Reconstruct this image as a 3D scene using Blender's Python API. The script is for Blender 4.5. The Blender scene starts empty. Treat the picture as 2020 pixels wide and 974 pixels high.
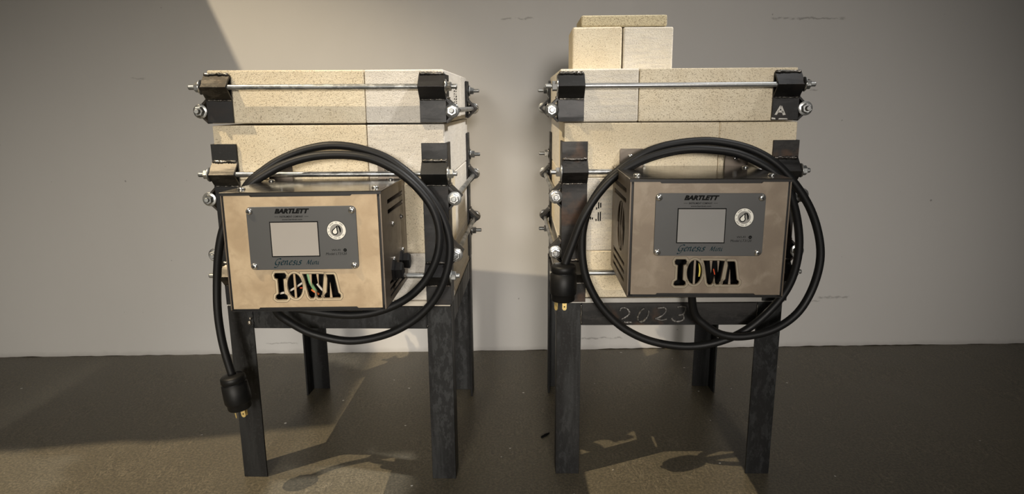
import bpy, bmesh, math, random
from mathutils import Vector, Matrix, Euler

S = 0.0254                      # every length below is in inches
R = math.radians
rnd = random.Random(7)
scene = bpy.context.scene
COL = scene.collection

# ------------------------------------------------------------------ camera
cam_d = bpy.data.cameras.new('camera')
cam = bpy.data.objects.new('camera', cam_d)
COL.objects.link(cam)
scene.camera = cam
cam_d.sensor_width = 36.0
cam_d.lens = 36.0 * 1315.7 / 2020.0
cam_d.shift_y = -1.5 / 2020.0
cam_d.clip_start = 0.01
_p, _r = 0.2131, -0.0074
_fw = Vector((0, math.cos(_p), -math.sin(_p)))
_up = Vector((0, math.sin(_p), math.cos(_p)))
_rt = Vector((1, 0, 0))
_rt2 = _rt * math.cos(_r) + _up * math.sin(_r)
_up2 = -_rt * math.sin(_r) + _up * math.cos(_r)
_m = Matrix((_rt2, _up2, -_fw)).transposed().to_4x4()
_m.translation = Vector((0, 0, 23.554 * S))
cam.matrix_world = _m

# ------------------------------------------------------------------ world, lamps, exposure
scene.view_settings.view_transform = 'Standard'
scene.view_settings.look = 'None'
scene.view_settings.exposure = 0.0
scene.view_settings.gamma = 1.0
scene.view_settings.use_curve_mapping = False
world = bpy.data.worlds.new('world')
scene.world = world
world.use_nodes = True
world.node_tree.nodes['Background'].inputs[0].default_value = (1.0, 0.97, 0.92, 1)
world.node_tree.nodes['Background'].inputs[1].default_value = 0.035


def spot(name, loc, target, power, color, size, blend, radius):
    d = bpy.data.lights.new(name, 'SPOT')
    d.energy = power
    d.color = color
    d.spot_size = R(size)
    d.spot_blend = blend
    d.shadow_soft_size = radius * S
    o = bpy.data.objects.new(name, d)
    COL.objects.link(o)
    o.location = Vector(loc) * S
    o.rotation_euler = (Vector(target) - Vector(loc)).to_track_quat('-Z', 'Y').to_euler()
    return o


# warm track spotlight high on the left: throws the hard shadows to the right
spot('key_spotlight', (-56, 12.8, 108), (-22, 42, 0), 315, (1.0, 0.83, 0.58), 41, 0.5, 0.45)
# two soft warm lamps behind the photographer: the pool of light on the wall
spot('fill_spotlight', (-28, -110, 40), (-26, 60, -5), 375, (1.0, 0.935, 0.835), 33, 1.0, 12.0)
spot('fill_spotlight', (12, -110, 42), (15, 60, 6), 330, (1.0, 0.94, 0.87), 30.5, 1.0, 12.0)
# neutral track spotlight on the right, above and in front of the right kiln
spot('right_spotlight', (80, 18, 140), (-4, 43, 19), 680, (1.0, 0.985, 0.97), 13, 0.9, 4.0)


# ------------------------------------------------------------------ materials
class NT:
    def __init__(self, name):
        self.m = bpy.data.materials.new(name)
        self.m.use_nodes = True
        self.t = self.m.node_tree
        self.n = self.t.nodes
        self.b = self.n['Principled BSDF']
        self.tc = self.n.new('ShaderNodeTexCoord')
        self.co = self.tc.outputs['Object']

    def link(self, a, b):
        self.t.links.new(a, b)

    def per_object(self):
        oi = self.n.new('ShaderNodeObjectInfo')
        mu = self.n.new('ShaderNodeVectorMath'); mu.operation = 'SCALE'
        mu.inputs[0].default_value = (3.1, 5.3, 7.7)
        self.link(oi.outputs['Random'], mu.inputs['Scale'])
        ad = self.n.new('ShaderNodeVectorMath'); ad.operation = 'ADD'
        self.link(self.co, ad.inputs[0]); self.link(mu.outputs[0], ad.inputs[1])
        self.co = ad.outputs[0]
        self.rand = oi.outputs['Random']

    def noise(self, scale, detail=4, rough=0.55, stretch=None, dist=0.0):
        co = self.co
        if stretch:
            mp = self.n.new('ShaderNodeMapping')
            mp.inputs['Scale'].default_value = stretch
            self.link(co, mp.inputs[0]); co = mp.outputs[0]
        t = self.n.new('ShaderNodeTexNoise')
        t.inputs['Scale'].default_value = scale
        t.inputs['Detail'].default_value = detail
        t.inputs['Roughness'].default_value = rough
        t.inputs['Distortion'].default_value = dist
        self.link(co, t.inputs['Vector'])
        return t.outputs['Fac']

    def step(self, v, lo, hi, inv=False):
        r = self.n.new('ShaderNodeMapRange')
        r.inputs['From Min'].default_value = lo
        r.inputs['From Max'].default_value = hi
        r.inputs['To Min'].default_value = 1.0 if inv else 0.0
        r.inputs['To Max'].default_value = 0.0 if inv else 1.0
        self.link(v, r.inputs['Value'])
        return r.outputs['Result']

    def rng(self, v, a, b, lo=0.0, hi=1.0):
        r = self.n.new('ShaderNodeMapRange')
        r.inputs['From Min'].default_value = lo
        r.inputs['From Max'].default_value = hi
        r.inputs['To Min'].default_value = a
        r.inputs['To Max'].default_value = b
        self.link(v, r.inputs['Value'])
        return r.outputs['Result']

    def mix(self, f, a, b):
        x = self.n.new('ShaderNodeMix'); x.data_type = 'RGBA'
        if isinstance(f, (int, float)):
            x.inputs[0].default_value = f
        else:
            self.link(f, x.inputs[0])
        for i, v in ((6, a), (7, b)):
            if isinstance(v, tuple):
                x.inputs[i].default_value = (*v, 1)
            else:
                self.link(v, x.inputs[i])
        return x.outputs[2]

    def math(self, op, a, b=None):
        x = self.n.new('ShaderNodeMath'); x.operation = op
        for i, v in ((0, a), (1, b)):
            if v is None:
                continue
            if isinstance(v, (int, float)):
                x.inputs[i].default_value = v
            else:
                self.link(v, x.inputs[i])
        return x.outputs[0]

    def xyz(self):
        s = self.n.new('ShaderNodeSeparateXYZ')
        self.link(self.co, s.inputs[0])
        return s.outputs

    def set(self, color=None, rough=None, metal=None, spec=None, coat=None):
        for nm, v in (('Base Color', color), ('Roughness', rough), ('Metallic', metal), ('Specular IOR Level', spec), ('Coat Weight', coat)):
            if v is None:
                continue
            i = self.b.inputs[nm]
            if isinstance(v, tuple):
                i.default_value = (*v, 1)
            elif isinstance(v, (int, float)):
                i.default_value = v
            else:
                self.link(v, i)

    def bump(self, h, strength, dist):
        b = self.n.new('ShaderNodeBump')
        b.inputs['Strength'].default_value = strength
        b.inputs['Distance'].default_value = dist
        self.link(h, b.inputs['Height'])
        self.link(b.outputs[0], self.b.inputs['Normal'])


def plain(name, color, rough=0.5, metal=0.0, spec=0.5):
    k = NT(name)
    f = k.noise(90, 3)
    k.set(k.mix(k.rng(f, 0, 0.35), color, tuple(c * 0.75 for c in color)), k.rng(f, rough * 0.85, min(1, rough * 1.15)), metal, spec)
    return k.m


def brick_mat(name, a, b, pit=0.62, smear=0.0):
    k = NT(name)
    k.per_object()
    big = k.noise(26, 4)
    mid = k.noise(120, 3)
    fine = k.noise(640, 3, 0.65)
    pits = k.noise(560, 2, 0.5, (1, 1, 1.25))
    c = k.mix(k.step(big, 0.35, 0.68), a, b)
    c = k.mix(k.rng(mid, 0, 0.30), c, tuple(x * 0.80 for x in a))
    if smear:
        sm = k.noise(30, 3, 0.5, stretch=(1, 1, 9))
        c = k.mix(k.math('MULTIPLY', k.step(sm, 0.45, 0.62), smear), c, (0.62, 0.58, 0.52))
    c = k.mix(k.math('MULTIPLY', k.step(fine, 0.46, 0.66), 0.42), c, tuple(x * 0.62 for x in a))
    pm = k.step(pits, pit, pit + 0.05)
    c = k.mix(k.math('MULTIPLY', pm, 0.62), c, (0.36, 0.27, 0.17))
    k.set(c, 0.95, 0.0, 0.15)
    h = k.math('SUBTRACT', k.math('ADD', k.math('MULTIPLY', fine, 0.5), k.math('MULTIPLY', mid, 0.35)), k.math('MULTIPLY', pm, 0.6))
    k.bump(h, 0.8, 0.002)
    return k.m


M = {}
M['brick_warm'] = brick_mat('brick_warm', (0.80, 0.69, 0.50), (0.86, 0.765, 0.58), 0.635)
M['brick_pale'] = brick_mat('brick_pale', (0.80, 0.73, 0.60), (0.85, 0.79, 0.675), 0.66, 0.5)
M['brick_lit'] = brick_mat('brick_lit', (0.79, 0.735, 0.64), (0.85, 0.80, 0.715), 0.67, 0.4)  # whiter brick: light on the kilns' side faces put into the colour
M['brick_tan'] = brick_mat('brick_tan', (0.70, 0.60, 0.39), (0.62, 0.54, 0.36), 0.60)


def steel_mat(name, lo, hi, rough=0.42, metal=0.75, rust=0.0, axis=2):
    k = NT(name)
    k.per_object()
    st = [1.0, 1.0, 1.0]
    st[axis] = 0.12
    streak = k.noise(34, 6, 0.62, stretch=tuple(st), dist=0.35)
    blot = k.noise(22, 4)
    fine = k.noise(300, 3)
    f = k.step(streak, 0.45, 0.56)
    c = k.mix(f, lo, hi)
    c = k.mix(k.math('MULTIPLY', k.step(fine, 0.55, 0.72), 0.4), c, tuple(x * 1.6 for x in hi))
    patch = k.noise(110, 4, 0.7, stretch=tuple([0.45 if i == axis else 1.0 for i in range(3)]))
    side = k.noise(16, 2, 0.4, stretch=tuple([0.1 if i == axis else 1.0 for i in range(3)]))
    c = k.mix(k.math('MULTIPLY', k.math('MULTIPLY', k.step(patch, 0.44, 0.52), k.step(side, 0.46, 0.56)), 0.75), c, tuple(x * 0.45 for x in lo))
    if rust:
        c = k.mix(k.math('MULTIPLY', k.step(blot, 0.56, 0.70), rust), c, (0.085, 0.045, 0.025))
    k.set(c, k.rng(k.math('ADD', k.math('MULTIPLY', f, 0.6), k.math('MULTIPLY', blot, 0.4)), rough + 0.16, rough - 0.08), metal, 0.5)
    k.bump(k.math('ADD', streak, k.math('MULTIPLY', fine, 0.4)), 0.12, 0.0006)
    return k.m


M['steel'] = steel_mat('dark_mill_steel', (0.014, 0.0138, 0.0138), (0.030, 0.0312, 0.0318), 0.46, 0.55)
M['steel_rusty'] = steel_mat('dark_steel_with_rust', (0.012, 0.011, 0.010), (0.026, 0.024, 0.022), 0.45, 0.4, 0.7, 0)
M['steel_brown'] = steel_mat('brown_bracket_steel', (0.045, 0.040, 0.033), (0.078, 0.068, 0.055), 0.40, 0.65, 0.2, 0)
M['steel_black'] = steel_mat('black_bracket_steel', (0.008, 0.008, 0.008), (0.017, 0.016, 0.016), 0.42, 0.3, 0.15, 0)
M['weld'] = steel_mat('weld_bead_metal', (0.10, 0.095, 0.085), (0.30, 0.28, 0.25), 0.34, 0.9, 0.4)
M['weld_dark'] = steel_mat('scorched_weld_metal', (0.06, 0.052, 0.046), (0.16, 0.145, 0.13), 0.32, 0.8, 0.5)
M['weld_grey'] = steel_mat('grey_weld_metal', (0.10, 0.095, 0.088), (0.24, 0.23, 0.215), 0.42, 0.5, 0.3)
M['zinc'] = steel_mat('zinc_plate', (0.50, 0.51, 0.50), (0.66, 0.66, 0.64), 0.30, 0.92, 0.0, 0)
M['rod'] = steel_mat('galvanised_rod', (0.34, 0.35, 0.345), (0.47, 0.47, 0.46), 0.36, 0.85, 0.0, 0)
M['screw'] = plain('nickel_screw', (0.80, 0.79, 0.76), 0.22, 0.95)
M['brass'] = plain('brass_prong', (0.90, 0.68, 0.27), 0.35, 0.6)
M['rubber'] = plain('black_rubber_cable', (0.006, 0.006, 0.0062), 0.5, 0.0, 0.32)
M['plastic'] = plain('black_plastic', (0.005, 0.005, 0.0052), 0.5, 0.0, 0.3)
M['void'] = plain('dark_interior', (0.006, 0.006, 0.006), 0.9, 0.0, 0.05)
M['print_black'] = plain('black_print', (0.004, 0.004, 0.004), 0.6, 0.0, 0.1)
M['print_teal'] = plain('teal_print', (0.002, 0.020, 0.028), 0.6, 0.0, 0.1)
M['print_white'] = plain('white_print', (0.80, 0.78, 0.70), 0.5)
M['print_grey'] = plain('grey_print', (0.27, 0.26, 0.235), 0.5)
M['wire_white'] = plain('white_wire', (0.75, 0.68, 0.58), 0.5)
M['wire_green'] = plain('green_wire', (0.22, 0.42, 0.20), 0.4)
M['wire_red'] = plain('red_wire', (0.75, 0.10, 0.03), 0.4)
M['wire_orange'] = plain('orange_wire', (0.85, 0.22, 0.06), 0.4)
M['wire_yellow'] = plain('yellow_wire', (0.85, 0.70, 0.14), 0.4)
M['board'] = plain('pale_base_board', (0.66, 0.60, 0.50), 0.9, 0.0, 0.1)
M['silver_edge'] = plain('bright_metal_strip', (0.52, 0.50, 0.46), 0.35, 0.8)


def panel_mat(name, a, b, c2, rough, metal):
    k = NT(name)
    k.per_object()
    b1 = k.noise(24, 3, 0.5, dist=0.4)
    b2 = k.noise(48, 3, 0.55, dist=0.6)
    f = k.noise(500, 2)
    c = k.mix(k.step(b1, 0.36, 0.62), a, b)
    c = k.mix(k.math('MULTIPLY', k.step(b2, 0.50, 0.68), 0.5), c, c2)
    c = k.mix(k.math('MULTIPLY', f, 0.2), c, tuple(x * 0.6 for x in a))
    k.set(c, k.rng(b2, rough - 0.06, rough + 0.10), metal, 0.5)
    k.bump(f, 0.03, 0.0003)
    return k.m


M['face_tan'] = panel_mat('tan_heat_tinted_steel', (0.40, 0.295, 0.18), (0.53, 0.41, 0.265), (0.33, 0.245, 0.15), 0.48, 0.3)
M['face_grey'] = panel_mat('grey_brown_bare_steel', (0.185, 0.147, 0.108), (0.235, 0.19, 0.141), (0.31, 0.265, 0.205), 0.45, 0.5)
M['halo_tan'] = panel_mat('pale_burn_tan', (0.50, 0.40, 0.26), (0.56, 0.46, 0.31), (0.46, 0.36, 0.23), 0.5, 0.3)
M['halo_grey'] = panel_mat('pale_burn_grey', (0.25, 0.215, 0.155), (0.29, 0.25, 0.185), (0.23, 0.195, 0.14), 0.5, 0.4)
M['halo_dark'] = plain('dark_burn', (0.10, 0.075, 0.045), 0.6, 0.2)
M['shell'] = panel_mat('brown_sheet_steel', (0.15, 0.12, 0.09), (0.185, 0.15, 0.115), (0.115, 0.092, 0.07), 0.36, 0.7)
M['lid_sheet'] = panel_mat('polished_sheet_steel', (0.125, 0.113, 0.099), (0.16, 0.146, 0.129), (0.105, 0.094, 0.082), 0.11, 0.92)
M['tab'] = panel_mat('dark_tab_steel', (0.075, 0.06, 0.048), (0.10, 0.085, 0.068), (0.06, 0.05, 0.04), 0.36, 0.7)
M['edge'] = plain('dark_sheet_edge', (0.022, 0.021, 0.020), 0.4, 0.6)
M['plate'] = plain('charcoal_display_plate', (0.062, 0.062, 0.060), 0.42, 0.0, 0.5)
_k = NT('grey_glass_screen')
_k.set(_k.mix(_k.rng(_k.noise(40, 3), 0, 0.4), (0.37, 0.345, 0.315), (0.42, 0.395, 0.365)), 0.14, 0.0, 0.5)
M['screen'] = _k.m
_k = NT('cool_glass_screen')
_k.set(_k.mix(_k.rng(_k.noise(40, 3), 0, 0.4), (0.27, 0.265, 0.255), (0.32, 0.315, 0.305)), 0.12, 0.0, 0.5)
M['screen_cool'] = _k.m


def wall_mat():
    k = NT('painted_wall')
    big = k.noise(2.2, 3)
    fine = k.noise(260, 3)
    roller = k.noise(14, 4, 0.6, stretch=(1, 1, 0.5))
    c = k.mix(k.rng(big, 0, 1), (0.54, 0.525, 0.50), (0.585, 0.568, 0.54))
    c = k.mix(k.math('MULTIPLY', roller, 0.18), c, (0.44, 0.42, 0.40))
    x, y, z = k.xyz()
    # scuffs and cracks: (x0, x1, z, half thickness), inches
    for (x0, x1, z0, w, a) in ((22.9, 29.6, 30.55, 0.07, 0.5), (-0.8, 2.0, 30.65, 0.06, 0.45), (29.4, 32.4, 4.95, 0.10, 0.45), (28.6, 29.6, 4.62, 0.06, 0.4),
                               (6.6, 10.6, 1.14, 0.07, 0.5), (-23.7, -20.5, 1.08, 0.05, 0.4), (-33.4, -32.2, 25.8, 0.07, 0.35), (26.9, 27.6, 24.4, 0.06, 0.5)):
        wob = k.math('MULTIPLY', k.math('SUBTRACT', k.noise(60, 3), 0.5), 0.5 * S)
        dz = k.math('ABSOLUTE', k.math('ADD', k.math('SUBTRACT', z, z0 * S), wob))
        m = k.step(dz, w * S * 0.3, w * S * 1.6, True)
        m = k.math('MULTIPLY', m, k.step(x, (x0 - 0.1) * S, (x0 + 0.2) * S))
        m = k.math('MULTIPLY', m, k.step(x, (x1 - 0.2) * S, (x1 + 0.1) * S, True))
        m = k.math('MULTIPLY', m, k.step(k.noise(55, 2), 0.36, 0.52))
        c = k.mix(k.math('MULTIPLY', m, a), c, (0.12, 0.11, 0.10))
    # small flecks
    fl = k.noise(95, 1, 0.2)
    c = k.mix(k.math('MULTIPLY', k.step(fl, 0.825, 0.84), 0.55), c, (0.15, 0.14, 0.13))
    # darker line along the floor
    foot = k.step(k.math('ADD', z, k.math('MULTIPLY', k.noise(40, 3), 0.5 * S)), 0.35 * S, 0.75 * S, True)
    c = k.mix(k.math('MULTIPLY', foot, 0.35), c, (0.30, 0.28, 0.26))
    k.set(c, k.rng(roller, 0.48, 0.62), 0.0, 0.35)
    k.bump(k.math('ADD', k.math('MULTIPLY', fine, 0.3), roller), 0.10, 0.0008)
    return k.m


def floor_mat():
    k = NT('polished_concrete')
    big = k.noise(1.8, 5, 0.6)
    mid = k.noise(9, 5, 0.6, dist=0.8)
    fine = k.noise(230, 4, 0.7)
    grit = k.noise(420, 2, 0.5)
    scr = k.noise(26, 5, 0.75, stretch=(1.6, 0.5, 1), dist=2.5)
    c = k.mix(k.step(big, 0.32, 0.70), (0.074, 0.066, 0.048), (0.108, 0.095, 0.068))
    c = k.mix(k.math('MULTIPLY', k.step(mid, 0.40, 0.68), 0.5), c, (0.066, 0.060, 0.046))
    c = k.mix(k.math('MULTIPLY', k.step(fine, 0.42, 0.62), 0.55), c, (0.20, 0.168, 0.112))
    c = k.mix(k.math('MULTIPLY', k.step(grit, 0.60, 0.70), 0.5), c, (0.06, 0.055, 0.045))
    hair = k.math('ABSOLUTE', k.math('SUBTRACT', scr, 0.5))
    hair = k.math('MULTIPLY', k.step(hair, 0.0, 0.016, True), k.step(mid, 0.46, 0.58))
    c = k.mix(k.math('MULTIPLY', hair, 0.55), c, (0.36, 0.31, 0.22))
    chip = k.noise(70, 1, 0.2)
    c = k.mix(k.step(chip, 0.815, 0.83), c, (0.62, 0.60, 0.55))
    k.set(c, k.rng(mid, 0.32, 0.48), 0.0, 0.38)
    k.bump(k.math('ADD', k.math('MULTIPLY', fine, 0.5), k.math('MULTIPLY', grit, 0.4)), 0.18, 0.0006)
    return k.m


M['wall'] = wall_mat()
M['floor'] = floor_mat()


# ------------------------------------------------------------------ mesh helpers (inches in, metres out)
class MB:
    def __init__(self):
        self.bm = bmesh.new()
        self.mi = 0

    def _face(self, vs):
        try:
            f = self.bm.faces.new(vs)
            f.material_index = self.mi
            return f
        except ValueError:
            return None

    def box(self, x0, x1, y0, y1, z0, z1, bevel=0.0, seg=1):
        bm = self.bm
        v = [bm.verts.new(p) for p in ((x0, y0, z0), (x1, y0, z0), (x1, y1, z0), (x0, y1, z0), (x0, y0, z1), (x1, y0, z1), (x1, y1, z1), (x0, y1, z1))]
        fs = [self._face([v[i] for i in q]) for q in ((3, 2, 1, 0), (4, 5, 6, 7), (0, 1, 5, 4), (1, 2, 6, 5), (2, 3, 7, 6), (3, 0, 4, 7))]
        if bevel:
            es = list({e for f in fs for e in f.edges})
            bmesh.ops.bevel(bm, geom=es, offset=bevel, segments=seg, profile=0.5, affect='EDGES')
        return self

    def prism(self, poly, o, u, v, w, bevel=0.0):
        """extrude a polygon in the plane (o; u, v) along the vector w"""
        o, u, v, w = Vector(o), Vector(u), Vector(v), Vector(w)
        a = [self.bm.verts.new(o + u * p[0] + v * p[1]) for p in poly]
        b = [self.bm.verts.new(o + u * p[0] + v * p[1] + w) for p in poly]
        n = len(poly)
        fs = [self._face(a[::-1]), self._face(b)]
        for i in range(n):
            fs.append(self._face([a[i], a[(i + 1) % n], b[(i + 1) % n], b[i]]))
        if bevel:
            es = list({e for f in fs if f for e in f.edges})
            bmesh.ops.bevel(self.bm, geom=es, offset=bevel, segments=1, affect='EDGES')
        return self

    def lathe(self, prof, o, axis, n=20, caps=True):
        """prof: list of (radius, distance along axis)"""
        o, ax = Vector(o), Vector(axis).normalized()
        e1 = ax.orthogonal().normalized()
        e2 = ax.cross(e1)
        rings = []
        for r, t in prof:
            rings.append([self.bm.verts.new(o + ax * t + (e1 * math.cos(2 * math.pi * i / n) + e2 * math.sin(2 * math.pi * i / n)) * r) for i in range(n)])
        for k in range(len(rings) - 1):
            for i in range(n):
                f = self._face([rings[k][i], rings[k][(i + 1) % n], rings[k + 1][(i + 1) % n], rings[k + 1][i]])
                if f:
                    f.smooth = True
        if caps:
            self._face(rings[0][::-1])
            self._face(rings[-1])
        return self

    def tube(self, pts, r, n=12, jitter=0.0):
        pts = [Vector(p) for p in pts]
        rings = []
        prev = None
        for i, p in enumerate(pts):
            d = (pts[min(i + 1, len(pts) - 1)] - pts[max(i - 1, 0)]).normalized()
            if prev is None:
                e1 = d.orthogonal().normalized()
            else:
                e1 = (prev - d * prev.dot(d)).normalized()
            prev = e1
            e2 = d.cross(e1)
            rr = (r(i) if callable(r) else r) * (1 + rnd.uniform(-jitter, jitter))
            rings.append([self.bm.verts.new(p + (e1 * math.cos(2 * math.pi * k / n) + e2 * math.sin(2 * math.pi * k / n)) * rr) for k in range(n)])
        for k in range(len(rings) - 1):
            for i in range(n):
                f = self._face([rings[k][i], rings[k][(i + 1) % n], rings[k + 1][(i + 1) % n], rings[k + 1][i]])
                if f:
                    f.smooth = True
        self._face(rings[0][::-1])
        self._face(rings[-1])
        return self

    def flat(self, polys, y, ux=0.0, uz=0.0, sx=1.0, sz=1.0):
        """flat polygons in the x-z plane facing -y"""
        for poly in polys:
            self._face([self.bm.verts.new((ux + p[0] * sx, y, uz + p[1] * sz)) for p in poly])
        return self

    def mesh(self, name, mats):
        bmesh.ops.recalc_face_normals(self.bm, faces=self.bm.faces[:])
        bmesh.ops.scale(self.bm, vec=(S, S, S), verts=self.bm.verts[:])
        me = bpy.data.meshes.new(name)
        self.bm.to_mesh(me)
        self.bm.free()
        for m in (mats if isinstance(mats, (list, tuple)) else [mats]):
            me.materials.append(M[m])
        return me

    def build(self, name, mats, parent=None, label=None, loc=None, rot=None):
        return link(name, self.mesh(name, mats), parent, label, loc, rot)


def link(name, me, parent=None, label=None, loc=None, rot=None):
    o = bpy.data.objects.new(name, me)
    COL.objects.link(o)
    if parent:
        o.parent = parent
    if loc:
        o.location = Vector(loc) * S
    if rot:
        o.rotation_euler = rot
    if label:
        o['label'] = label
    return o


def copy(o, parent, loc=None, rot=None):
    c = o.copy()
    COL.objects.link(c)
    c.parent = parent
    if loc:
        c.location = Vector(loc) * S
    if rot:
        c.rotation_euler = rot
    return c


def thing(name, label, cat, loc, rotz=0.0, group=None, rot=None):
    o = bpy.data.objects.new(name, None)
    o.empty_display_size = 0.02
    COL.objects.link(o)
    o.location = Vector(loc) * S
    o.rotation_euler = rot if rot else (0, 0, rotz)
    o['label'] = label
    o['category'] = cat
    if group:
        o['group'] = group
    return o


def struct(name, mb, mat):
    o = mb.build(name, mat)
    o['kind'] = 'structure'
    return o


def spline(pts, sub=8):
    """Catmull-Rom through the points"""
    P = [Vector(p) for p in pts]
    out = []
    for i in range(len(P) - 1):
        a, b, c, d = P[max(i - 1, 0)], P[i], P[i + 1], P[min(i + 2, len(P) - 1)]
        for k in range(sub):
            t = k / sub
            out.append(0.5 * ((2 * b) + (c - a) * t + (2 * a - 5 * b + 4 * c - d) * t * t + (3 * b - a - 3 * c + d) * t ** 3))
    out.append(P[-1])
    return out


def sheet(outer, holes, thick):
    """flat sheet with real holes -> list of verts (x, y, z with z = thickness) and faces"""
    cu = bpy.data.curves.new('tmp', 'CURVE')
    cu.dimensions = '2D'
    cu.fill_mode = 'BOTH'
    cu.extrude = thick / 2
    for poly in [outer] + holes:
        sp = cu.splines.new('POLY')
        sp.points.add(len(poly) - 1)
        for p, q in zip(sp.points, poly):
            p.co = (q[0], q[1], 0, 1)
        sp.use_cyclic_u = True
    o = bpy.data.objects.new('tmp', cu)
    COL.objects.link(o)
    dg = bpy.context.evaluated_depsgraph_get()
    me = bpy.data.meshes.new_from_object(o.evaluated_get(dg))
    vs = [v.co.copy() for v in me.vertices]
    fs = [tuple(p.vertices) for p in me.polygons]
    bpy.data.objects.remove(o); bpy.data.curves.remove(cu); bpy.data.meshes.remove(me)
    return vs, fs


def text_geo(s, shear=0.0, bold=0.0):
    cu = bpy.data.curves.new('tmp', 'FONT')
    cu.body = s
    cu.shear = shear
    cu.offset = bold
    cu.resolution_u = 3
    o = bpy.data.objects.new('tmp', cu)
    COL.objects.link(o)
    dg = bpy.context.evaluated_depsgraph_get()
    me = bpy.data.meshes.new_from_object(o.evaluated_get(dg))
    vs = [v.co.copy() for v in me.vertices]
    fs = [tuple(p.vertices) for p in me.polygons]
    bpy.data.objects.remove(o); bpy.data.curves.remove(cu); bpy.data.meshes.remove(me)
    return vs, fs


def geo_mesh(name, vs, fs, mats, fn):
    me = bpy.data.meshes.new(name)
    me.from_pydata([Vector(fn(v)) * S for v in vs], [], fs)
    for m in (mats if isinstance(mats, (list, tuple)) else [mats]):
        me.materials.append(M[m])
    me.update()
    return me


def text_obj(name, s, x0, x1, z0, z1, y, mat, parent, shear=0.0, bold=0.0, label=None):
    vs, fs = text_geo(s, shear, bold)
    ax, bx = min(v.x for v in vs), max(v.x for v in vs)
    az, bz = min(v.y for v in vs), max(v.y for v in vs)
    me = geo_mesh(name, vs, fs, mat, lambda v: (x0 + (v.x - ax) / (bx - ax) * (x1 - x0), y, z0 + (v.y - az) / (bz - az) * (z1 - z0)))
    return link(name, me, parent, label)


# calligraphic pen strokes for the italic script line
SCRIPT = {
    'G': (1.35, [[(1.25, 1.32), (1.0, 1.5), (.6, 1.4), (.28, 1.0), (.2, .5), (.4, .1), (.75, .05), (1.02, .3), (1.1, .65)], [(1.1, .65), (1.02, .0), (.75, -.5), (.4, -.6), (.2, -.45)], [(.8, .65), (1.25, .68)]]),
    'e': (.85, [[(.15, .5), (.5, .6), (.65, .85), (.5, 1.0), (.25, .85), (.12, .45), (.25, .08), (.5, .05), (.76, .28)]]),
    'n': (.95, [[(.1, .95), (.14, .5), (.12, 0)], [(.12, .6), (.35, .95), (.58, .95), (.6, .5), (.64, .05), (.85, .2)]]),
    's': (.75, [[(.62, .85), (.4, 1.0), (.2, .85), (.25, .62), (.5, .42), (.55, .18), (.3, 0), (.08, .14)]]),
    'i': (.50, [[(.15, .95), (.15, .2), (.24, .02), (.42, .18)], [(.17, 1.28), (.20, 1.36)]]),
    'M': (1.5, [[(.05, .05), (.2, .3), (.35, 1.4)], [(.35, 1.4), (.62, .1)], [(.62, .1), (1.1, 1.4)], [(1.1, 1.4), (1.12, .1), (1.38, .12)]]),
    ' ': (.7, []),
}


def script_polys(s, nib=0.15, ang=38, slant=0.30):
    nx, nz = math.cos(R(ang)) * nib, math.sin(R(ang)) * nib
    polys, x = [], 0.0
    for ch in s:
        adv, strokes = SCRIPT[ch]
        for st in strokes:
            pts = spline([(p[0] + x + slant * p[1], p[1], 0) for p in st], 5)
            for a, b in zip(pts, pts[1:]):
                d = (b - a)
                if d.length < 1e-6:
                    continue
                w = Vector((nx, nz, 0))
                cr = abs(d.normalized().cross(w.normalized()).z)
                if cr < 0.35:
                    w = Vector((-d.y, d.x, 0)).normalized() * nib * 0.35
                polys.append([(a.x - w.x, a.y - w.y), (b.x - w.x, b.y - w.y), (b.x + w.x, b.y + w.y), (a.x + w.x, a.y + w.y)])
        x += adv
    return polys


# ------------------------------------------------------------------ the room
WY, WS = 61.096, 0.0169           # wall line: y = WY + WS * x
mb = MB()
mb.box(-150, 150, -130, 64.5, -4, 0)
struct('floor', mb, 'floor')

# wall: front surface with a slightly uneven bottom edge above the slab
mb = MB()
bm = mb.bm
xs = [-140 + i * 0.5 for i in range(561)]
bot, top = [], []
g = 0.0
for i, x in enumerate(xs):
    g = g * 0.6 + rnd.uniform(-0.035, 0.035)
    gap = max(0.0, 0.0 + g + (0.05 if x > 8 else 0.0))
    bot.append(bm.verts.new((x, 0.0, gap)))
    top.append(bm.verts.new((x, 0.0, 110)))
bb0, bb1 = [bm.verts.new((xs[0], 3, 0)), bm.verts.new((xs[-1], 3, 0))], [bm.verts.new((xs[0], 3, 110)), bm.verts.new((xs[-1], 3, 110))]
for i in range(len(xs) - 1):
    mb._face([bot[i], bot[i + 1], top[i + 1], top[i]])
under = [bm.verts.new((x, 0.5, 0.0)) for x in xs]
for i in range(len(xs) - 1):
    mb._face([under[i], under[i + 1], bot[i + 1], bot[i]])
mb._face([bb0[1], bb0[0], bb1[0], bb1[1]])
wall = struct('wall_back', mb, 'wall')
wall.location = (0, WY * S, 0)
wall.rotation_euler = (0, 0, math.atan(WS))

# unseen panel added left of the frame to cut the left spotlight's beam
mb = MB()
edge, x = [], -58.0
while x < -37.6:
    y = 26.0 + max(0.0, x + 47.0) * 0.14
    edge.append((x, y + rnd.uniform(-0.16, 0.16)))
    x += rnd.uniform(0.4, 1.9)
poly = [(-80, 25.6)] + edge + [(-37.1, 27.5), (-37.1, 50), (-80, 50)]
mb.prism(poly, (0, 0, 60), (1, 0, 0), (0, 1, 0), (0, 0, 0.25))
struct('beam_blocker_1', mb, 'void')

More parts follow.
